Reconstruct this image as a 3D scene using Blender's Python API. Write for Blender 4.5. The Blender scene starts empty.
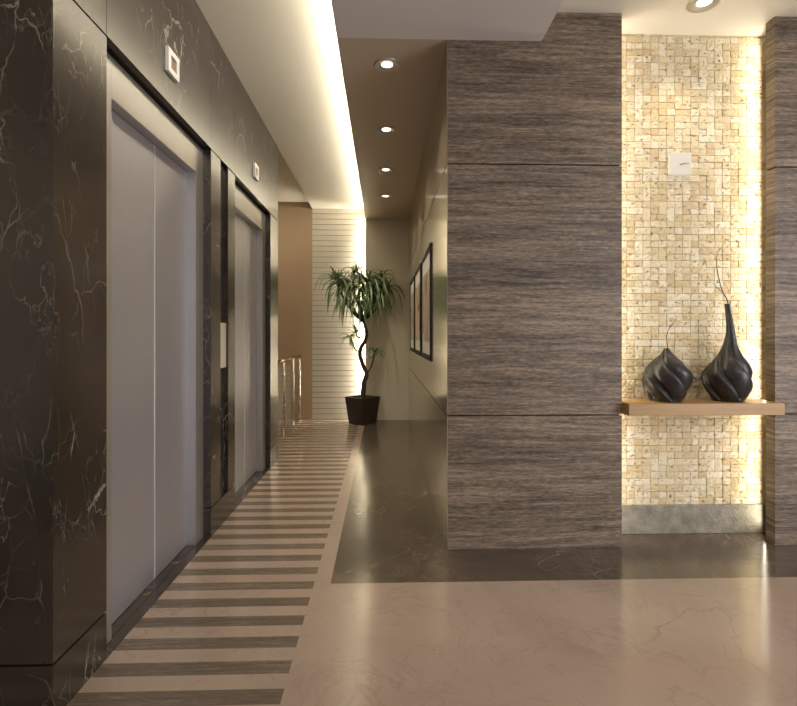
import bpy, bmesh, math, random
from mathutils import Vector, Matrix, noise
C = bpy.context.scene
COL = C.collection
random.seed(7)

# ------------------------------------------------------------ camera
TH = math.atan(14.7/500)
cam_d = bpy.data.cameras.new('camera'); cam = bpy.data.objects.new('camera', cam_d); COL.objects.link(cam)
cam.location = (0, 0, 1.2); cam.rotation_euler = (math.pi/2, 0, -TH)
cam_d.sensor_width = 36; cam_d.lens = 500/797*36; cam_d.shift_y = -17/797; cam_d.clip_start = 0.02
C.camera = cam
C.view_settings.view_transform = 'Standard'; C.view_settings.look = 'None'
C.view_settings.gamma = 1; C.view_settings.use_curve_mapping = False
C.view_settings.exposure = 0.13

# ------------------------------------------------------------ world and large lights
w = bpy.data.worlds.new('world'); C.world = w; w.use_nodes = True
w.node_tree.nodes['Background'].inputs[0].default_value = (0.75, 0.85, 1.0, 1)
w.node_tree.nodes['Background'].inputs[1].default_value = 0.15

def area(name, loc, size, power, col, direction, spread=180):
    d = bpy.data.lights.new(name, 'AREA'); d.shape = 'RECTANGLE'; d.size, d.size_y = size
    d.energy = power; d.color = col; d.spread = math.radians(spread)
    o = bpy.data.objects.new(name, d); COL.objects.link(o); o.location = loc
    o.rotation_euler = Vector(direction).to_track_quat('-Z', 'Y').to_euler()
    return o
def strip(name, a, b, width, power, col, direction, spread=180):
    """area light running from a to b, facing direction"""
    a, b = Vector(a), Vector(b); d = bpy.data.lights.new(name, 'AREA'); d.shape = 'RECTANGLE'
    d.size = (b-a).length; d.size_y = width; d.energy = power; d.color = col; d.spread = math.radians(spread)
    x = (b-a).normalized(); z = -Vector(direction).normalized(); z = (z - x*z.dot(x)).normalized(); y = z.cross(x)
    o = bpy.data.objects.new(name, d); COL.objects.link(o)
    m = Matrix((x, y, z)).transposed().to_4x4(); m.translation = (a+b)/2; o.matrix_world = m
    return o
def spot(name, loc, power, col, size=70, blend=0.6, radius=0.04):
    d = bpy.data.lights.new(name, 'SPOT'); d.energy = power; d.color = col
    d.spot_size = math.radians(size); d.spot_blend = blend; d.shadow_soft_size = radius
    o = bpy.data.objects.new(name, d); COL.objects.link(o); o.location = loc
    return o
WARM = (1.0, 0.87, 0.66); COVE = (1.0, 0.92, 0.74)
NICHE = (1.0, 0.90, 0.70)
strip('cove_led', (-0.215, -3.9, 2.955), (-0.215, 7.1, 2.955), 0.05, 62, COVE, (-1, 0, 0.6))
strip('end_led', (-0.235, 7.195, 0.02), (-0.235, 7.195, 2.85), 0.03, 36, COVE, (-1, 0.55, 0))
strip('niche_led_near', (1.29, 2.93, 0.05), (1.29, 2.93, 3.0), 0.08, 8, NICHE, (1, 0.5, 0.2))
strip('niche_led_far', (2.285, 2.93, 0.05), (2.285, 2.93, 3.0), 0.08, 7, NICHE, (-1, 0.5, 0.2))
area('lobby_fill_overhead', (2.2, -0.6, 2.95), (2.0, 2.4), 52, (1.0, 0.91, 0.80), (0, 0.25, -1), 130)  # added soft fill over the lobby, no lamp of its own
area('lobby_fill_side', (4.2, 0.1, 1.4), (3.2, 2.4), 150, (0.94, 0.94, 1.0), (-1, 0.35, 0.02))  # added cool fill before a solid side wall, no window there
area('side_hall_light', (-2.0, 6.0, 3.05), (1.2, 1.6), 13, (1.0, 0.88, 0.68), (0, 0, -1))

# ------------------------------------------------------------ material helpers
class NT:
    def __init__(s, name):
        s.m = bpy.data.materials.new(name); s.m.use_nodes = True; s.t = s.m.node_tree
        s.b = s.t.nodes['Principled BSDF']; s.co = s.n('ShaderNodeTexCoord').outputs['Object']
    def n(s, t, **k):
        x = s.t.nodes.new(t)
        for a, v in k.items(): setattr(x, a, v)
        return x
    def l(s, a, b): s.t.links.new(a, b)
    def setv(s, inp, v):
        if hasattr(v, 'is_linked') or hasattr(v, 'links'): s.l(v, inp)
        else: inp.default_value = v
    def map(s, scale, rot=(0,0,0), loc=(0,0,0), src=None):
        m = s.n('ShaderNodeMapping'); m.inputs['Scale'].default_value = scale; m.inputs['Rotation'].default_value = rot
        m.inputs['Location'].default_value = loc; s.l(src or s.co, m.inputs['Vector']); return m.outputs[0]
    def noise(s, vec, scale=1, detail=4, rough=.5, dist=0):
        x = s.n('ShaderNodeTexNoise'); s.l(vec, x.inputs['Vector']); x.inputs['Scale'].default_value = scale
        x.inputs['Detail'].default_value = detail; x.inputs['Roughness'].default_value = rough; x.inputs['Distortion'].default_value = dist
        return x.outputs['Fac']
    def math(s, op, a, b=0.0, clamp=False):
        x = s.n('ShaderNodeMath', operation=op); x.use_clamp = clamp; s.setv(x.inputs[0], a); s.setv(x.inputs[1], b); return x.outputs[0]
    def ramp(s, f, stops):
        x = s.n('ShaderNodeValToRGB'); s.l(f, x.inputs[0]); e = x.color_ramp.elements
        while len(e) > 1: e.remove(e[-1])
        for i, (p, c) in enumerate(stops):
            k = e[0] if i == 0 else e.new(p); k.position = p
            k.color = (c, c, c, 1) if isinstance(c, (int, float)) else (*c, 1)
        return x.outputs[0]
    def mix(s, f, a, b, bt='MIX'):
        x = s.n('ShaderNodeMix', data_type='RGBA', blend_type=bt)
        for i, v in ((0, f), (6, a), (7, b)):
            s.setv(x.inputs[i], (*v, 1) if isinstance(v, tuple) and len(v) == 3 else v)
        return x.outputs[2]
    def bump(s, h, strength=.3, dist=.01):
        x = s.n('ShaderNodeBump'); x.inputs['Strength'].default_value = strength; x.inputs['Distance'].default_value = dist
        s.l(h, x.inputs['Height']); s.l(x.outputs[0], s.b.inputs['Normal'])
    def fin(s, color=None, rough=.5, metal=0, **k):
        if color is not None: s.setv(s.b.inputs['Base Color'], (*color, 1) if isinstance(color, tuple) else color)
        s.setv(s.b.inputs['Roughness'], rough); s.b.inputs['Metallic'].default_value = metal
        for a, v in k.items(): s.b.inputs[a.replace('_', ' ')].default_value = v
        return s.m

def vein(n, vec, scale, width, dist=0.4, detail=5):
    f = n.noise(vec, scale, detail, .55, dist)
    r = n.math('ABSOLUTE', n.math('SUBTRACT', f, .5))
    return n.math('SUBTRACT', 1.0, n.math('DIVIDE', r, width, True), True)

def dark_marble(name, base=(0.020, 0.0145, 0.011), lite=(0.048, 0.035, 0.027), vc=(0.36, 0.32, 0.27), rough=.22, loc=(0,0,0), amount=1.0):
    n = NT(name); v = n.map((1, 1, 1), loc=loc)
    c = n.mix(n.ramp(n.noise(v, 2.2, 8, .62), [(.35, 0.0), (.7, 1.0)]), base, lite)
    g = n.ramp(n.noise(v, 1.7, 3), [(.45, 0.0), (.58, 1.0)])
    g2 = n.ramp(n.noise(n.map((1, 1, 1), loc=(3, 7, 1)), 2.6, 4), [(.45, 0.0), (.60, 1.0)])
    def crack(vec, scale, width, wob=.10):
        dn = n.n('ShaderNodeTexNoise'); n.l(vec, dn.inputs['Vector']); dn.inputs['Scale'].default_value = 6; dn.inputs['Detail'].default_value = 6
        ad = n.n('ShaderNodeVectorMath', operation='MULTIPLY_ADD'); n.l(dn.outputs['Color'], ad.inputs[0]); ad.inputs[1].default_value = (wob,)*3; n.l(vec, ad.inputs[2])
        vo = n.n('ShaderNodeTexVoronoi', feature='DISTANCE_TO_EDGE'); n.l(ad.outputs[0], vo.inputs['Vector']); vo.inputs['Scale'].default_value = scale
        return n.math('SUBTRACT', 1.0, n.math('DIVIDE', vo.outputs['Distance'], width, True), True)
    fade = n.ramp(n.noise(n.map((1, 1, 1), loc=(6, 6, 2)), 7, 4), [(.40, .10), (.66, 1.0)])
    a = n.math('MULTIPLY', crack(n.map((1, 1, .62), (.35, .25, .1), (5, 2, 3)), 1.7, .0045, .16), g)
    b = n.math('MULTIPLY', crack(n.map((1.3, 1.3, .5), (-.55, .3, .5), (1, 8, 3)), 2.6, .0055, .09), g2)
    fine = n.math('MULTIPLY', crack(n.map((1, 1, .7), (.9, .5, .2), (9, 1, 4)), 6.5, .016, .12), n.math('MULTIPLY', g2, .35))
    blot = n.math('MULTIPLY', n.ramp(n.noise(n.map((1, 1, 1), loc=(1, 4, 8)), 3.3, 7, .6), [(.70, 0.0), (.715, 1.0)]), .5)
    w1 = n.math('MULTIPLY', n.math('MULTIPLY', vein(n, n.map((1, 1, .7), (.3, .2, .1), (4, 4, 9)), 2.6, .0024, .15, 9), g2), 1.0)
    w2 = n.math('MULTIPLY', n.math('MULTIPLY', vein(n, n.map((1, 1, .45), (-.5, .4, .3), (8, 1, 2)), 4.2, .0032, .1, 8), g), .6)
    a = n.math('MAXIMUM', a, n.math('MAXIMUM', w1, w2))
    k = n.math('MULTIPLY', n.math('MULTIPLY', n.math('MAXIMUM', n.math('MAXIMUM', a, b), n.math('MAXIMUM', fine, blot)), fade), amount, True)
    c = n.mix(k, c, vc)
    return n.fin(c, rough, IOR=1.75)
MARBLE = dark_marble('dark_marble', amount=1.15)
MARBLE_FLOOR = dark_marble('dark_marble_floor', (0.066, 0.049, 0.036), (0.100, 0.076, 0.057), (0.30, 0.25, 0.20), .18, (4.2, 1.9, 0), 1.1)

def light_marble():
    n = NT('beige_marble'); v = n.co
    c = n.mix(n.ramp(n.noise(v, 1.4, 9, .62, .4), [(.3, 0.0), (.72, 1.0)]), (0.30, 0.228, 0.182), (0.385, 0.300, 0.247))
    g = n.ramp(n.noise(v, 1.1, 3), [(.45, 0.0), (.6, 1.0)])
    k = n.math('MULTIPLY', vein(n, n.map((1, 1, 1), loc=(2, 5, 0)), 1.6, .012, .9, 7), g)
    k2 = n.math('MULTIPLY', vein(n, n.map((1, 1, 1), loc=(7, 3, 0)), 3.2, .016, 1.1, 6), .5)
    c = n.mix(n.math('MULTIPLY', n.math('MAXIMUM', k, k2), .45), c, (0.18, 0.115, 0.08))
    return n.fin(c, .17, IOR=1.7)
BEIGE = light_marble()

def grain(name, dark, lite, rough=.35, contrast=1.0, bmp=.25, sy=1.0):
    n = NT(name)
    warp = n.noise(n.map((1.2, 6, 6)), 1, 3)
    vadd = n.n('ShaderNodeVectorMath', operation='MULTIPLY_ADD'); 
    cx = n.n('ShaderNodeCombineXYZ'); n.l(warp, cx.inputs[2]); n.l(warp, cx.inputs[1])
    n.l(cx.outputs[0], vadd.inputs[0]); vadd.inputs[1].default_value = (0.05, .05, .05); n.l(n.co, vadd.inputs[2])
    src = vadd.outputs[0]
    a = n.noise(n.map((.5, 11*sy, 11), src=src), 1, 4, .6)
    b = n.noise(n.map((3.0, 62*sy, 62), src=src), 1, 6, .7)
    d = n.noise(n.map((22, 120*sy, 120), src=src), 1, 4, .7)
    f = n.math('ADD', n.math('MULTIPLY', a, .22), n.math('ADD', n.math('MULTIPLY', b, .43), n.math('MULTIPLY', d, .35)))
    c = n.ramp(f, [(.5-.16/contrast, dark), (.5, tuple((p+q)/2*.85 for p, q in zip(dark, lite))), (.5+.15/contrast, lite)])
    n.bump(f, bmp, .006)
    return n.fin(c, rough)
WOODSTONE = grain('grained_panel', (0.046, 0.031, 0.021), (0.35, 0.265, 0.19), .5, 1.6, .4, .05)
STRIPE = grain('grained_stripe', (0.085, 0.065, 0.048), (0.22, 0.175, 0.135), .22, 1.1, .05)

def plain(name, col, rough=.5, metal=0, var=.06, scale=3, **k):
    n = NT(name); f = n.noise(n.co, scale, 3)
    lo = tuple(x*(1-var) for x in col); hi = tuple(min(1, x*(1+var)) for x in col)
    return n.fin(n.mix(f, lo, hi), rough, metal, **k)
CEIL = plain('ceiling_cream', (0.72, 0.68, 0.59), .7, var=.01)
SLAB = plain('ceiling_grey', (0.66, 0.61, 0.58), .6, var=.01)
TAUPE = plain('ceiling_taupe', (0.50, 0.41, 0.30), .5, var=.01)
GREYWALL = plain('plaster_greige', (0.74, 0.68, 0.55), .6, var=.015)
BROWNWALL = plain('plaster_tan', (0.40, 0.28, 0.175), .6, var=.03, scale=6)
TILE = plain('cream_slat', (0.56, 0.51, 0.42), .45, var=.05, scale=5)
CHAMP = plain('champagne_panel', (0.62, 0.56, 0.45), .15, .8, var=.02)
CHAMP_UP = plain('champagne_panel_reflect', (0.46, 0.38, 0.28), .16, .65, var=.02)  # champagne panel again, browned to paint in the reflected ceiling
BLACK = plain('shadow_gap', (0.012, 0.010, 0.009), .7)
WHITE = plain('white_plastic', (0.72, 0.71, 0.68), .4, var=.01)
RUST = plain('rust_inlay', (0.22, 0.11, 0.07), .4, var=.25, scale=60)
FRAMEBLK = plain('black_lacquer', (0.014, 0.010, 0.008), .6, IOR=1.25)
MAT = plain('mat_board', (0.62, 0.59, 0.52), .7, var=.02)
CHROME = plain('chrome', (0.55, 0.50, 0.44), .12, 1)
IVORY = plain('ivory_plate', (0.50, 0.47, 0.39), .3, .2, var=.02)
PLATE = plain('clear_white_plate', (0.70, 0.68, 0.62), .3, var=.02)
LAMPGLASS = NT('lamp_glow'); LAMPGLASS.b.inputs['Emission Color'].default_value = (1, .93, .82, 1)
LAMPGLASS.b.inputs['Emission Strength'].default_value = 2.5; LAMPGLASS = LAMPGLASS.fin((0.8, .8, .8), .5)

def brushed(name, col, rough, vert=True):
    n = NT(name)
    f = n.noise(n.map((3, 220, 3) if vert else (3, 3, 220)), 1, 3, .6)
    p = n.noise(n.map((1, 1, 1)), 130, 2)
    n.bump(n.math('ADD', f, n.math('MULTIPLY', p, .6)), .05, .002)
    return n.fin(n.mix(f, tuple(x*.94 for x in col), tuple(x*1.05 for x in col)), rough, .85)
STEEL = brushed('brushed_steel', (0.56, 0.56, 0.63), .45)
STEEL_F = brushed('frame_steel', (0.54, 0.52, 0.50), .4)

def oak():
    n = NT('oak_shelf'); f = n.noise(n.map((2, 45, 45)), 1, 5, .6)
    return n.fin(n.ramp(f, [(.3, (0.37, 0.215, 0.08)), (.7, (0.50, 0.315, 0.13))]), .4)
OAK = oak()

def concrete():
    n = NT('rough_plinth_stone'); f = n.noise(n.co, 14, 9, .7); g = n.noise(n.co, 70, 6, .7)
    h = n.math('ADD', f, n.math('MULTIPLY', g, .7))
    n.bump(h, .8, .012)
    return n.fin(n.ramp(f, [(.3, (0.16, 0.145, 0.115)), (.7, (0.38, 0.35, 0.29))]), .7)
PLINTH = concrete()

def mosaic_mat():
    n = NT('travertine_mosaic')
    at = n.n('ShaderNodeAttribute', attribute_name='tone'); r = at.outputs['Fac']
    c = n.ramp(r, [(0, (0.60, 0.47, 0.27)), (.3, (0.68, 0.57, 0.37)), (.7, (0.75, 0.66, 0.47)), (1, (0.80, 0.73, 0.57))])
    f = n.noise(n.co, 30, 6, .65); c = n.mix(n.ramp(f, [(.30, 1.0), (.46, 0.0)]), c, (0.58, 0.43, 0.24))
    pit = n.ramp(n.noise(n.map((1, 1, 1.9), loc=(2, 2, 2)), 34, 6, .65), [(.362, 1.0), (.395, 0.0)])
    c = n.mix(n.math('MULTIPLY', pit, .8), c, (0.20, 0.11, 0.05))
    h = n.math('SUBTRACT', n.noise(n.map((1, 1, 1.3)), 45, 7, .65), n.math('MULTIPLY', pit, .8))
    n.bump(h, 1.0, .009)
    return n.fin(c, .7)
MOSAIC = mosaic_mat()
GROUT = plain('grout', (0.14, 0.08, 0.04), .8)

def vasemat():
    n = NT('dark_ceramic'); f = n.noise(n.map((1, 1, 2)), 60, 5, .65)
    n.bump(f, .12, .003)
    return n.fin(n.ramp(f, [(.35, (0.016, 0.014, 0.014)), (.7, (0.045, 0.040, 0.039))]), n.math('ADD', n.math('MULTIPLY', f, .2), .22))
VASE = vasemat()
TWIG = plain('twig_bark', (0.07, 0.045, 0.03), .7, var=.3, scale=40)
TRUNK = plain('trunk_bark', (0.060, 0.045, 0.034), .8, var=.4, scale=25)
SOIL = plain('soil', (0.03, 0.02, 0.013), .9, var=.4, scale=60)
def potmat():
    n = NT('dark_woven_pot'); f = n.noise(n.co, 110, 3)
    n.bump(f, .5, .004); return n.fin(n.mix(f, (0.022, 0.016, 0.012), (0.055, 0.042, 0.033)), .5)
POT = potmat()
def leafmat():
    n = NT('leaf_green'); f = n.noise(n.co, 9, 3)
    return n.fin(n.ramp(f, [(.3, (0.070, 0.13, 0.045)), (.7, (0.23, 0.31, 0.15))]), .4)
LEAF = leafmat()
def glassmat():
    n = NT('clear_glass'); return n.fin((0.95, 0.97, 0.95), 0.0, 0, Transmission_Weight=1.0, IOR=1.45)
GLASS = glassmat()
def artmat(name, seed, dark):
    n = NT(name); v = n.map((1, 1.6, 1.0), loc=(seed, seed*2, seed))
    f = n.noise(v, 2.3, 2, .4, .6)
    c = n.ramp(f, [(.38, (0.46, 0.33, 0.22)), (.485, (0.40, 0.29, 0.20)), (.5, dark), (.545, dark), (.56, (0.55, 0.45, 0.34)), (.7, (0.30, 0.22, 0.16))])
    return n.fin(c, .5)

# ------------------------------------------------------------ mesh helpers
def add_box(bm, x0, x1, y0, y1, z0, z1, mi=0, bev=0):
    vs = [bm.verts.new(p) for p in ((x0,y0,z0),(x1,y0,z0),(x1,y1,z0),(x0,y1,z0),(x0,y0,z1),(x1,y0,z1),(x1,y1,z1),(x0,y1,z1))]
    fs = [bm.faces.new([vs[i] for i in f]) for f in ((3,2,1,0),(4,5,6,7),(0,1,5,4),(1,2,6,5),(2,3,7,6),(3,0,4,7))]
    for f in fs: f.material_index = mi
    if bev:
        es = list({e for f in fs for e in f.edges})
        r = bmesh.ops.bevel(bm, geom=es, offset=bev, segments=2, affect='EDGES', profile=.6)
        for f in r['faces']: f.material_index = mi
    return fs
def add_tube(bm, pts, radii, seg=10, cap=True, mi=0):
    pts = [Vector(p) for p in pts]; rings = []; up = Vector((0.13, 1, 0.21)).normalized()
    for i, p in enumerate(pts):
        t = (pts[min(i+1, len(pts)-1)] - pts[max(i-1, 0)]).normalized()
        a = t.cross(up).normalized(); b = t.cross(a).normalized()
        r = radii[i] if isinstance(radii, (list, tuple)) else radii
        rings.append([bm.verts.new(p + a*r*math.cos(2*math.pi*k/seg) + b*r*math.sin(2*math.pi*k/seg)) for k in range(seg)])
    for A, B in zip(rings, rings[1:]):
        for k in range(seg):
            f = bm.faces.new((A[k], A[(k+1) % seg], B[(k+1) % seg], B[k])); f.smooth = True; f.material_index = mi
    if cap: bm.faces.new(rings[0]); bm.faces.new(rings[-1][::-1])
def lathe(bm, prof, seg=32, cx=0, cy=0, smooth=True, mi=0):
    rings = [[bm.verts.new((cx+r*math.cos(2*math.pi*k/seg), cy+r*math.sin(2*math.pi*k/seg), z)) for k in range(seg)] for r, z in prof]
    for A, B in zip(rings, rings[1:]):
        for k in range(seg):
            f = bm.faces.new((A[k], A[(k+1) % seg], B[(k+1) % seg], B[k])); f.smooth = smooth; f.material_index = mi
    return rings
def smoothpath(ctrl, n=6):
    P = [Vector(p) for p in ctrl]; P = [P[0]*2-P[1]] + P + [P[-1]*2-P[-2]]; out = []
    for i in range(1, len(P)-2):
        for k in range(n):
            t = k/n; a, b, c, d = P[i-1:i+3]
            out.append(.5*((2*b)+(c-a)*t+(2*a-5*b+4*c-d)*t*t+(3*b-a-3*c+d)*t**3))
    out.append(P[-2]); return out
def obj(name, bm, mats, parent=None, fixn=True):
    if fixn: bmesh.ops.recalc_face_normals(bm, faces=bm.faces)
    me = bpy.data.meshes.new(name); bm.to_mesh(me); bm.free()
    for m in (mats if isinstance(mats, (list, tuple)) else [mats]): me.materials.append(m)
    o = bpy.data.objects.new(name, me); COL.objects.link(o)
    if parent: o.parent = parent
    return o
def empty(name, loc, rz=0):
    o = bpy.data.objects.new(name, None); COL.objects.link(o); o.location = loc; o.rotation_euler = (0, 0, rz); o.empty_display_size = .1
    return o
def tag(o, label, cat, group=None):
    o['label'] = label; o['category'] = cat
    if group: o['group'] = group
    return o
def struct(name, boxes, mats, bev=0):
    bm = bmesh.new()
    for b in boxes: add_box(bm, *b[:6], mi=(b[6] if len(b) > 6 else 0), bev=bev)
    o = obj(name, bm, mats); o['kind'] = 'structure'; return o
def box_part(name, b, mat, parent, bev=0):
    bm = bmesh.new(); add_box(bm, *b, bev=bev); return obj(name, bm, mat, parent)

# ------------------------------------------------------------ key dimensions
XL = -1.03; YC = 1.588; YE = 4.902          # marble wall plane, its front corner, its far end
XR = 0.356; YW = 2.805                      # corridor wall plane, grained wall plane
ZS = 2.868; ZC = 3.035                      # lowered ceiling, upper ceiling
ZB = 0.175; ZL = 2.315                      # base seam, lintel seam
E = [(1.89, 3.013), (3.494, 4.58)]          # elevator recesses
SL = (3.187, 3.339)                         # button slot
XSL = -0.262; YEND = 7.14
XW1, XW2, YN = 1.353, 2.245, 3.0            # niche
SH0, SH1 = 0.756, 0.822                     # shelf

# ------------------------------------------------------------ floor
bm = bmesh.new()
def quad(x0, x1, y0, y1, mi):
    f = bm.faces.new([bm.verts.new(p) for p in ((x0,y0,0),(x1,y0,0),(x1,y1,0),(x0,y1,0))]); f.material_index = mi
XB, YD = -0.258, 2.431
XS = -0.338
quad(XB, 4.5, -4, YD, 0); quad(XS, XB, -4, 7.3, 0); quad(XB, 4.5, YD, 7.3, 1)
y = 1.64 - .149*38
prev = -4.0
while y < 7.3:
    if y > -4:
        quad(-3.6, XS, prev, y, 0); y1 = min(y+.073, 7.3); quad(-3.6, XS, y, y1, 2); prev = y1
    y += .149
if prev < 7.3: quad(-3.6, XS, prev, 7.3, 0)
add_box(bm, -3.6, 4.5, -4, 7.3, -.1, -.004, 0)
fl = obj('floor', bm, [BEIGE, MARBLE_FLOOR, STRIPE]); fl['kind'] = 'structure'
sills = []
for a, b in E: sills.append((-1.2, XL, a, b, -.003, .0025))
struct('trim_1', sills, MARBLE)

# ------------------------------------------------------------ left marble wall
T = -1.22; g = .004
bx = []
segs = [(YC, E[0][0]), (E[0][1], SL[0]), (SL[1], E[1][0]), (E[1][1], YE)]
for i, (a, b) in enumerate(segs):
    x0 = -3.5 if i == 0 else T
    bx.append((x0, XL, a, b, 0, ZB-g)); bx.append((x0, XL, a, b, ZB+g, ZL-g))
bx.append((T, XL, SL[0], SL[1], 0, ZB-g))                        # under the slot
bx.append((T, XL-.028, SL[0], SL[1], ZB-g, ZL-g))                # slot back
up = [(YC, E[0][0]), (E[0][0], E[0][1]), (E[0][1], E[1][0]), (E[1][0], E[1][1]), (E[1][1], YE)]
for i, (a, b) in enumerate(up):
    x0 = -3.5 if i == 0 else T
    bx.append((x0, XL, a+(.0015 if i else 0), b-.0015, ZL+g, ZC))
bx2 = [(-3.5, XL-.012, YC+.012, E[0][0]-.001, .001, ZC, 1), (T, XL-.03, E[0][1]+.002, E[1][0]-.002, .001, ZC, 1), (T, XL-.012, E[1][1]+.002, YE-.003, .001, ZC, 1),
       (T, XL-.012, E[0][0]+.002, E[0][1]-.002, ZL+.01, ZC, 1), (T, XL-.012, E[1][0]+.002, E[1][1]-.002, ZL+.01, ZC, 1), (-3.5, -1.3, 4.75, YE, 0, 3.13, 0)]
wl = struct('wall_left', bx + bx2, [MARBLE, BLACK])

# ------------------------------------------------------------ back and corridor walls
pan = []
for (x0, x1) in ((XR+.004, XW1), (XW2, 4.5)):
    for z0, z1 in ((0, .747), (.755, 2.166), (2.174, ZC)):
        pan.append((x0, x1, YW, YW+.07, z0, z1))
gap = []
for x0, x1 in ((XR+.01, XW1-.05), (XW2+.04, 4.5)):
    for z in (.751, 2.170): gap.append((x0, x1, YW+.012, YW+.066, z-.0039, z+.0039, 1))
struct('wall_back', pan + gap, [WOODSTONE, BLACK])
struct('wall_niche', [(1.0, 2.6, YN+.03, YN+.12, 0, ZC)], [GROUT])
pl = struct('baseboard_niche', [(1.15, 2.45, YN-.018, YN+.03, 0, .172)], [PLINTH], bev=.004)
# side returns that close the hollow behind the grained panels
struct('wall_core', [(XR+.006, 1.12, YW+.07, YN+.12, 0, ZC), (2.48, 4.5, YW+.07, YN+.12, 0, ZC)], [GREYWALL])
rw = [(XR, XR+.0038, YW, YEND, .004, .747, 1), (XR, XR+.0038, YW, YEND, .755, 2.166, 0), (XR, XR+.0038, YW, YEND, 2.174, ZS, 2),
      (XR+.0039, XR+.006, YW+.075, YEND, 0, ZC, 3), (XR+.006, XR+.15, YN+.12, YEND+.15, 0, ZC, 3)]
struct('wall_right', rw, [CHAMP, CHAMP, CHAMP_UP, BLACK])
struct('wall_end', [(XSL, XR+.006, YEND, YEND+.035, 0, ZC), (-.06, XR+.006, YEND+.035, 7.3, 0, ZC)], [GREYWALL])
tl = []; z = 0.0; k = 0
while z < ZC:
    z1 = min(z+.078, ZC); tl.append((XL, -.06, 7.24, 7.27, z+.0035, z1-.0035)); z = z1
tl.append((XL, -.06, 7.247, 7.30, 0, ZC, 1))
struct('wall_slatted', tl, [TILE, plain('slat_joint', (0.20, 0.17, 0.12), .7)])
struct('wall_hall', [(-3.5, XL, 7.24, 7.3, 0, 3.13), (-3.5, -3.4, YE, 7.24, 0, 3.13)], [BROWNWALL])
struct('wall_side', [(4.4, 4.5, -4, YW, 0, ZC), (-3.6, -3.5, -4, YC, 0, ZC)], [GREYWALL])

# ------------------------------------------------------------ ceilings
struct('ceiling', [(XL, 4.5, -4, 7.3, ZC, 3.25), (-3.6, XL, -4, YE, ZC, 3.25), (-3.6, XL, YE, 7.3, 3.13, 3.25)], [CEIL])
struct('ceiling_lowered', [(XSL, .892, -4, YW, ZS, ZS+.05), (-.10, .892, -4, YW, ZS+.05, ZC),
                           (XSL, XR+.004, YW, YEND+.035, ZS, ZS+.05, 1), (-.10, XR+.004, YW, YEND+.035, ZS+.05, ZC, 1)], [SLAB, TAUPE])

# ------------------------------------------------------------ mosaic (split-face travertine, one continuous facing)
bm = bmesh.new(); tone = bm.faces.layers.float.new('tone_f')
S = .0495; x0m, x1m = 1.13, 2.47
cols = int((x1m-x0m)/S)+1
vals = []
def tile(x, z, ww, hh):
    d = YN - random.uniform(0, .0045); r = random.random(); e = .0011
    N = 4 if ww > .03 else 3
    g0 = [[bm.verts.new((x+e+(ww-2*e)*i/N, d + (0 if 0 < i < N and 0 < j < N else .0002) - (random.uniform(0, .0022) if 0 < i < N and 0 < j < N else random.uniform(0, .0008)), z+e+(hh-2*e)*j/N)) for i in range(N+1)] for j in range(N+1)]
    for j in range(N):
        for i in range(N):
            f = bm.faces.new((g0[j][i], g0[j][i+1], g0[j+1][i+1], g0[j+1][i])); f[tone] = r
    ring = [g0[0][i] for i in range(N+1)] + [g0[j][N] for j in range(1, N+1)] + [g0[N][i] for i in range(N-1, -1, -1)] + [g0[j][0] for j in range(N-1, 0, -1)]
    back = [bm.verts.new((v.co.x, YN+.03, v.co.z)) for v in ring]
    for i in range(len(ring)):
        j = (i+1) % len(ring); f = bm.faces.new((ring[i], back[i], back[j], ring[j])); f[tone] = r
occ = {}
H = .0402; rows = int((ZC-.172)/H)+1
for j in range(rows):
    for i in range(cols):
        if (i, j) in occ: continue
        x = x0m+i*S; z = .172+j*H; q = random.random(); ws = tall = 1
        if q < .24 and (i+1, j) not in occ: ws = 2
        elif q > .90 and j+1 < rows: tall = 2
        for a in range(ws):
            for b in range(tall): occ[(i+a, j+b)] = 1
        if x > x1m-S: continue
        tile(x, z, S*ws, min(H*tall, ZC-z))
me_t = bm
o = obj('wall_mosaic', bm, [MOSAIC], fixn=False); o['kind'] = 'structure'
a = o.data.attributes.new('tone', 'FLOAT', 'FACE')
src = o.data.attributes['tone_f']
vals = [0.0]*len(o.data.polygons); src.data.foreach_get('value', vals); a.data.foreach_set('value', vals)

# ------------------------------------------------------------ elevators
def elevator(a, b, label):
    XF, XD, zt = -1.075, -1.124, 2.305; wj, wt = .118, .166; c = (a+b)/2
    t = empty('elevator_entrance', (XF, c, 0)); rx = lambda X: X-XF; ry = lambda Y: Y-c
    bm = bmesh.new(); f0, f1 = ry(a)+.001, ry(b)-.001
    add_box(bm, rx(-1.2), 0, f0, f0+wj, .003, zt, bev=.002); add_box(bm, rx(-1.2), 0, f1-wj, f1, .003, zt, bev=.002)
    add_box(bm, rx(-1.2), 0, f0+wj, f1-wj, zt-wt, zt, bev=.002)
    obj('door_frame', bm, STEEL_F, t)
    i0, i1 = f0+wj+.001, f1-wj-.001
    box_part('door_panel', (rx(-1.15), rx(XD), i0, .0335, .006, zt-wt-.002), STEEL, t, bev=.004)
    box_part('door_panel', (rx(-1.15), rx(XD), .0365, i1, .006, zt-wt-.002), STEEL, t, bev=.004)
    box_part('door_sill', (rx(-1.15), rx(-1.08), i0, i1, .0028, .0045), MARBLE, t)
    box_part('seam_highlight', (rx(XD), rx(XD)+.003, .031, .037, .01, zt-wt-.004), plain('seam_highlight_pale', (.8, .8, .82), .35, .5), t)  # pale sliver added to draw the highlight along the door seam
    # shadow box above the frame
    return tag(t, label, 'elevator')
elevator(*E[0], 'steel elevator doors and frame nearest the camera, greyish lilac, in dark marble wall')
elevator(*E[1], 'farther steel elevator entrance beyond the narrow button slot, warm bronze sheen')
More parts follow.
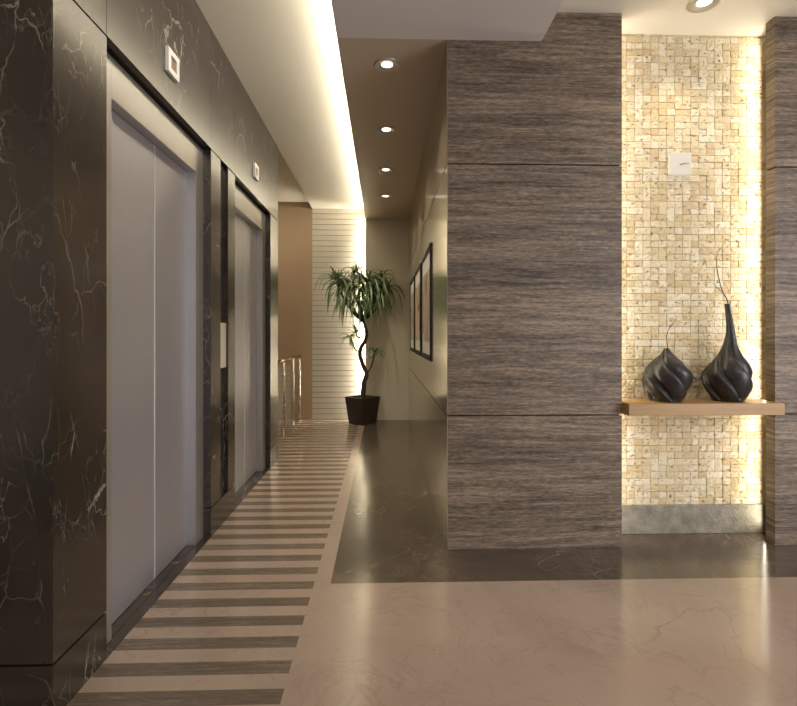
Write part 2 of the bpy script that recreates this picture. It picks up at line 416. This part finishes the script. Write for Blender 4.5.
def esign(yc, label):
    t = empty('elevator_sign', (XL, yc, 2.512)); h = .062
    bm = bmesh.new()
    add_box(bm, 0, .016, -h, h, -.058, -.031); add_box(bm, 0, .016, -h, h, .031, .058)
    add_box(bm, 0, .016, -h, -.033, -.031, .031); add_box(bm, 0, .016, .033, h, -.031, .031)
    obj('sign_frame', bm, WHITE, t)
    box_part('display', (0, .008, -.0325, .0325, -.0305, .0305), RUST, t)
    tag(t, label, 'sign')
esign((E[0][0]+E[0][1])/2, 'small white square sign with brown centre above the nearer elevator')
esign((E[1][0]+E[1][1])/2, 'small white square sign with brown centre above the farther elevator')
bm = bmesh.new(); add_box(bm, XL-.028, XL-.008, SL[0]+.008, SL[1]-.012, .995, 1.285, bev=.002)
tag(obj('call_button_plate', bm, IVORY), 'tall ivory call button plate in the slot between the elevators', 'button panel')

# ------------------------------------------------------------ downlights
def downlight(x, y, z, r, power, label, grp=None, size=95):
    t = empty('downlight', (x, y, z))
    bm = bmesh.new(); lathe(bm, [(r, 0), (r, -.004), (r*.96, -.008), (r*.84, -.009), (r*.72, -.006), (r*.46, -.0008)], 40)
    obj('ring', bm, plain('ring_metal', (0.50, 0.46, 0.41), .3, .6), t)
    bm = bmesh.new(); rg = lathe(bm, [(r*.46, -.0008), (r*.43, -.0025), (r*.36, -.003)], 32); bm.faces.new(rg[-1]); obj('lamp', bm, LAMPGLASS, t)
    tag(t, label, 'downlight', grp)
    spot('downlight_beam', (x, y, z-.02), power, WARM, size, .9, r*.5)
for i, (y, lb) in enumerate(((3.073, 'nearest downlight in the corridor ceiling row'), (4.042, 'second downlight along the corridor ceiling row'),
                             (5.017, 'third downlight along the corridor ceiling row'), (5.96, 'farthest downlight in the corridor ceiling, near the end wall'))):
    downlight(.02, y, ZS, .079, 60, 'round recessed ' + lb, 'corridor downlights')
downlight(1.76, 2.697, ZC, .085, 22, 'round recessed downlight in the ceiling before the mosaic niche', size=110)

# ------------------------------------------------------------ framed pictures
def picture(ya, yb, seed, dark, label):
    z0, z1 = 1.01, 1.895; yc, zc = (ya+yb)/2, z0; h = (yb-ya)/2; H_ = z1-z0
    t = empty('framed_picture', (XR, yc, zc)); d = .012; f = .045
    bm = bmesh.new()
    add_box(bm, -d, 0, -h, -h+f, 0, H_, bev=.003); add_box(bm, -d, 0, h-f, h, 0, H_, bev=.003)
    add_box(bm, -d, 0, -h+f, h-f, 0, f, bev=.003); add_box(bm, -d, 0, -h+f, h-f, H_-f, H_, bev=.003)
    obj('frame', bm, FRAMEBLK, t)
    box_part('mat_board', (-.006, 0, -h+f, h-f, f, H_-f), MAT, t)
    box_part('print', (-.0075, -.0061, -h+f+.07, h-f-.07, f+.10, H_-f-.13), artmat('abstract_print', seed, dark), t)
    tag(t, label, 'picture', 'framed pictures on the corridor wall')
picture(3.705, 4.55, 2.2, (0.20, 0.13, 0.09), 'black framed tan abstract picture closest to the grained wall corner')
picture(4.725, 5.572, 5.6, (0.02, 0.016, 0.014), 'middle black framed picture with dark curved shape, between the other two')
picture(5.71, 6.555, 9.1, (0.10, 0.08, 0.06), 'black framed picture on the corridor wall nearest the end wall')

# ------------------------------------------------------------ shelf, wall plate
bm = bmesh.new(); add_box(bm, XW1+.009, XW2+.004, 2.74, YN-.013, SH0, SH1, bev=.0025)
tag(obj('floating_shelf', bm, OAK), 'thick light oak shelf projecting from the mosaic niche', 'shelf')
t = empty('wall_switch', (1.796, YN-.022, 2.245))
box_part('plate', (-.066, .066, -.004, .02, -.066, .066), PLATE, t, bev=.002)
bm = bmesh.new(); add_tube(bm, [(-.005, -.0055, -.008), (.018, -.006, -.001), (.048, -.0055, .002)], .0022, 6); obj('toggle', bm, plain('toggle_grey', (.2, .16, .1), .5), t)
tag(t, 'small pale square switch plate on the lit mosaic wall', 'switch')

# ------------------------------------------------------------ vases
def swirl_vase(name, cx, cy, z0, prof, lobes, twist, amp, lean, ph, label):
    bm = bmesh.new(); seg = 140; n = 70; rings = []; Ht = prof[-1][1]
    P = smoothpath([(r, 0, z) for r, z in prof], 12)
    n = len(P)
    for j, p in enumerate(P):
        z = p.z; q = z/Ht; ring = []
        fade = min(1, .15+z/.03)*(1 if p.x > .035 else .45+.55*max(0, (p.x-.012)/.023))
        ox, oy = lean(q)
        for k in range(seg):
            a = 2*math.pi*k/seg
            u = ((a+ph)*lobes/(2*math.pi) + twist*q*lobes) % 1.0
            s = math.sin(math.pi/2*u/.88)**.85 if u < .88 else math.cos(math.pi/2*(u-.88)/.12)**.8      # each fold swells, then tucks under the next
            r = p.x*.925*(1-amp*fade + amp*1.12*fade*s)
            ring.append(bm.verts.new((ox+r*math.cos(a), oy+r*math.sin(a), z)))
        rings.append(ring)
    for A, B in zip(rings, rings[1:]):
        for k in range(seg):
            f = bm.faces.new((A[k], A[(k+1) % seg], B[(k+1) % seg], B[k])); f.smooth = True
    bm.faces.new(rings[0][::-1])
    # inner lip
    top = rings[-1]; c = sum((v.co for v in top), Vector())/seg
    inn = [bm.verts.new(c+(v.co-c)*.72+Vector((0, 0, -.002))) for v in top]; low = [bm.verts.new(c+(v.co-c)*.6+Vector((0, 0, -.05))) for v in top]
    for A, B in ((top, inn), (inn, low)):
        for k in range(seg): bm.faces.new((A[k], A[(k+1) % seg], B[(k+1) % seg], B[k]))
    bm.faces.new(low)
    o = obj(name, bm, VASE); o.location = (cx, cy, z0); return tag(o, label, 'vase')
V1 = (1.640, 2.868); V2 = (2.009, 2.868)
swirl_vase('swirled_vase', *V1, SH1, [(.088, 0), (.098, .015), (.125, .065), (.139, .12), (.134, .165), (.108, .205), (.062, .250), (.030, .282), (.015, .306)],
           5, .42, .25, lambda q: (.012*math.sin(q*2.5), 0), .35, 'squat dark swirled vase on the left half of the oak shelf')
swirl_vase('swirled_vase', *V2, SH1, [(.086, 0), (.098, .015), (.124, .065), (.137, .12), (.132, .17), (.104, .22), (.066, .27), (.040, .33), (.026, .40), (.019, .48), (.0165, .567)],
           5, .62, .24, lambda q: (.020*math.sin(math.pi*min(1, max(0, (q-.25)/.75))), 0), 1.3, 'tall dark swirled vase with slender neck on the oak shelf')
def px(x, y, Y):
    u = (x-398.5)/500; c, s = math.cos(TH), math.sin(TH); dx, dy = u*c+s, -u*s+c; z = Y/dy
    return (dx*z, Y, 1.2+(336-y)*z/500)
def twig(paths, name, label):
    bm = bmesh.new()
    for pts, r in paths:
        P = smoothpath([(*px(x, y, 2.868+dy)[:2], px(x, y, 2.868)[2]) for x, y, dy in pts], 6)
        add_tube(bm, P, [r*(1-.65*i/(len(P)-1)) for i in range(len(P))], 7)
    tag(obj(name, bm, TWIG), label, 'twig')
twig([([(668, 356, 0), (667.6, 347, 0), (666.5, 337, .01), (669, 329, 0), (674, 323, .01), (677.5, 316, 0)], .0030), ([(668.5, 330, .0), (671, 325, -.01), (674.5, 320, -.02)], .0014)],
     'dry_twig', 'short thin dry twig standing in the squat vase')
twig([([(727.8, 306, 0), (727.2, 300, 0), (722.5, 291, .01), (719, 279, .01), (716.5, 265, 0), (717.5, 254, .0), (722, 246, .01), (726, 238, .02)], .0034),
      ([(722, 291, .01), (717.5, 288, .0), (713, 283.5, -.01), (707.5, 282.5, -.02), (703, 284, -.02)], .0019)],
     'dry_twig', 'tall forked dry twig standing in the slender-necked vase')

# ------------------------------------------------------------ potted dracaena
YP = 6.87; bx_, _, _ = px(362.5, 423, YP)
plant = empty('potted_dracaena', (bx_, YP, 0), 0)
bm = bmesh.new()
def sq(r, z, rot=math.radians(3)): return [bm.verts.new((r*math.cos(rot+math.pi/2*k), r*math.sin(rot+math.pi/2*k), z)) for k in range(4)]
R = [sq(.186, .002), sq(.243, .37), sq(.220, .37), sq(.205, .335)]
for A, B in zip(R, R[1:]):
    for k in range(4): bm.faces.new((A[k], A[(k+1) % 4], B[(k+1) % 4], B[k]))
bm.faces.new(R[0][::-1]); bm.faces.new(R[-1])
obj('pot', bm, POT, plant)
bm = bmesh.new(); bmesh.ops.create_circle(bm, cap_ends=True, radius=.143, segments=24, matrix=Matrix.Translation((0, 0, .338)))
obj('soil', bm, SOIL, plant)
def pl_(x, y, dy=0):
    p = px(x, y, YP); return Vector((p[0]-bx_, dy, p[2]))
bm = bmesh.new()
tk = smoothpath([pl_(362.8, 402), pl_(363.5, 390), pl_(364.3, 382), pl_(366.5, 374), pl_(363, 365, .02), pl_(360, 355, .02), pl_(361, 348), pl_(365, 341, -.02), pl_(366.5, 333), pl_(364.5, 324), pl_(362, 314), pl_(361, 300)], 5)
add_tube(bm, tk, [.036-.018*i/(len(tk)-1) for i in range(len(tk))], 10)
heads = [(337, 281, -.05, 0), (336, 276, .12, 1), (345, 283, .15, 0), (357, 270, 0, 1), (353, 283, -.16, 0), (362, 281, .10, 0), (369, 283, -.12, 0), (381, 277, .05, 1), (378, 287, .0, 0), (386, 287, .10, 0),
         (350, 292, .02, 0), (363, 292, -.05, 0), (373, 293, .12, 0), (358, 300, -.15, 4), (367, 303, -.12, 4), (347, 299, .05, 4), (374, 300, .0, 4), (351, 336, -.04, 2), (355.5, 329, -.08, 3), (375, 352, -.03, 2)]
for hx, hy, dy, kind in heads[:17]:
    s0 = pl_(362, 312) if abs(hx-362) < 12 else pl_(363, 322)
    e = pl_(hx, hy, dy); m = (s0+e)/2 + Vector(((e.x-s0.x)*.15, 0, -.03)); P = smoothpath([s0, m, e], 5)
    add_tube(bm, P, [.012-.005*i/(len(P)-1) for i in range(len(P))], 7)
for a, m, e in ((pl_(361, 352), pl_(355, 349, -.02), pl_(351, 337, -.04)), (pl_(363, 336), pl_(358, 337, -.04), pl_(355.5, 330, -.08)), (pl_(366, 374), pl_(371, 367, -.02), pl_(375, 353, -.03))):
    P = smoothpath([a, m, e], 5); add_tube(bm, P, .009, 7)
obj('trunk', bm, TRUNK, plant)
bm = bmesh.new()
def leaf(base, az, el, L, wid, droop):
    d = Vector((math.cos(az)*math.cos(el), math.sin(az)*math.cos(el), math.sin(el))); side = Vector((-math.sin(az), math.cos(az), 0))
    p = base.copy(); N = 8; prev = None; step = L/N
    for i in range(N+1):
        t = i/N; wd = wid*(.35+.65*min(1, t*4))*(1-t**2.2)+.0008
        nrm = side.cross(d).normalized()
        row = [bm.verts.new(p-side*wd+nrm*wd*.35), bm.verts.new(p), bm.verts.new(p+side*wd+nrm*wd*.35)]
        if prev:
            for k in range(2):
                f = bm.faces.new((prev[k], prev[k+1], row[k+1], row[k])); f.smooth = True
        prev = row; p = p+d*step
        d = (d+Vector((0, 0, -droop*step*(1+2.2*t)))).normalized()
for hx, hy, dy, kind in heads:
    b = pl_(hx, hy, dy)
    n = {0: 26, 1: 26, 2: 22, 3: 12, 4: 16}[kind]
    for i in range(n):
        az = random.uniform(0, 2*math.pi)
        if kind == 0 and i % 3 == 0: el, L, dr = random.uniform(-.1, .8), random.uniform(.26, .42), random.uniform(1.0, 2.6)
        elif kind == 0: el, L, dr = random.uniform(-.3, 1.1), random.uniform(.36, .64), random.uniform(3.0, 6.5)
        elif kind == 1:
            el, L, dr = (random.uniform(.5, 1.4), random.uniform(.11, .17), 2.0) if i < 11 else (random.uniform(-.1, .9), random.uniform(.30, .46), 5.5)
        elif kind == 4: el, L, dr = random.uniform(-.6, .7), random.uniform(.30, .50), 6.5
        elif kind == 3: el, L, dr = random.uniform(.1, .9), random.uniform(.09, .15), 2.5
        else: el, L, dr = random.uniform(-.3, 1.1), random.uniform(.14, .27), 6.5
        leaf(b + Vector((0, 0, random.uniform(-.05, .02))), az, el, L, random.uniform(.011, .017), dr)
for v in bm.verts:
    if v.co.y > .08: v.co.y = .08+.14*math.tanh((v.co.y-.08)/.3)
obj('foliage', bm, LEAF, plant, fixn=False)
tag(plant, 'tall dracaena with curved trunk and drooping leaves in a dark tapered pot', 'potted plant')

# ------------------------------------------------------------ glass railing
t = empty('glass_railing', (-1.19, 6.0, 0))
def post(y, name='post'):
    bm = bmesh.new()
    add_tube(bm, [(0, y, 0), (0, y, .90)], .015, 12); add_tube(bm, [(-.0, y, 0), (0, y, .012)], .034, 16)
    for z in (.30, .72): add_tube(bm, [(-.028, y, z), (.028, y, z)], .011, 10)
    obj(name, bm, CHROME, t)
for y in (-.9, .0, .62, 1.12): post(y)
bm = bmesh.new(); add_tube(bm, [(0, -1.0, .915), (0, 1.2, .915)], .018, 12); obj('handrail', bm, CHROME, t)
for y0, y1 in ((-.86, -.04), (.04, .58), (.66, 1.08)):
    box_part('glass_panel', (-.005, .005, y0, y1, .10, .84), GLASS, t)
tag(t, 'low glass and chrome railing beyond the end of the marble wall', 'railing')
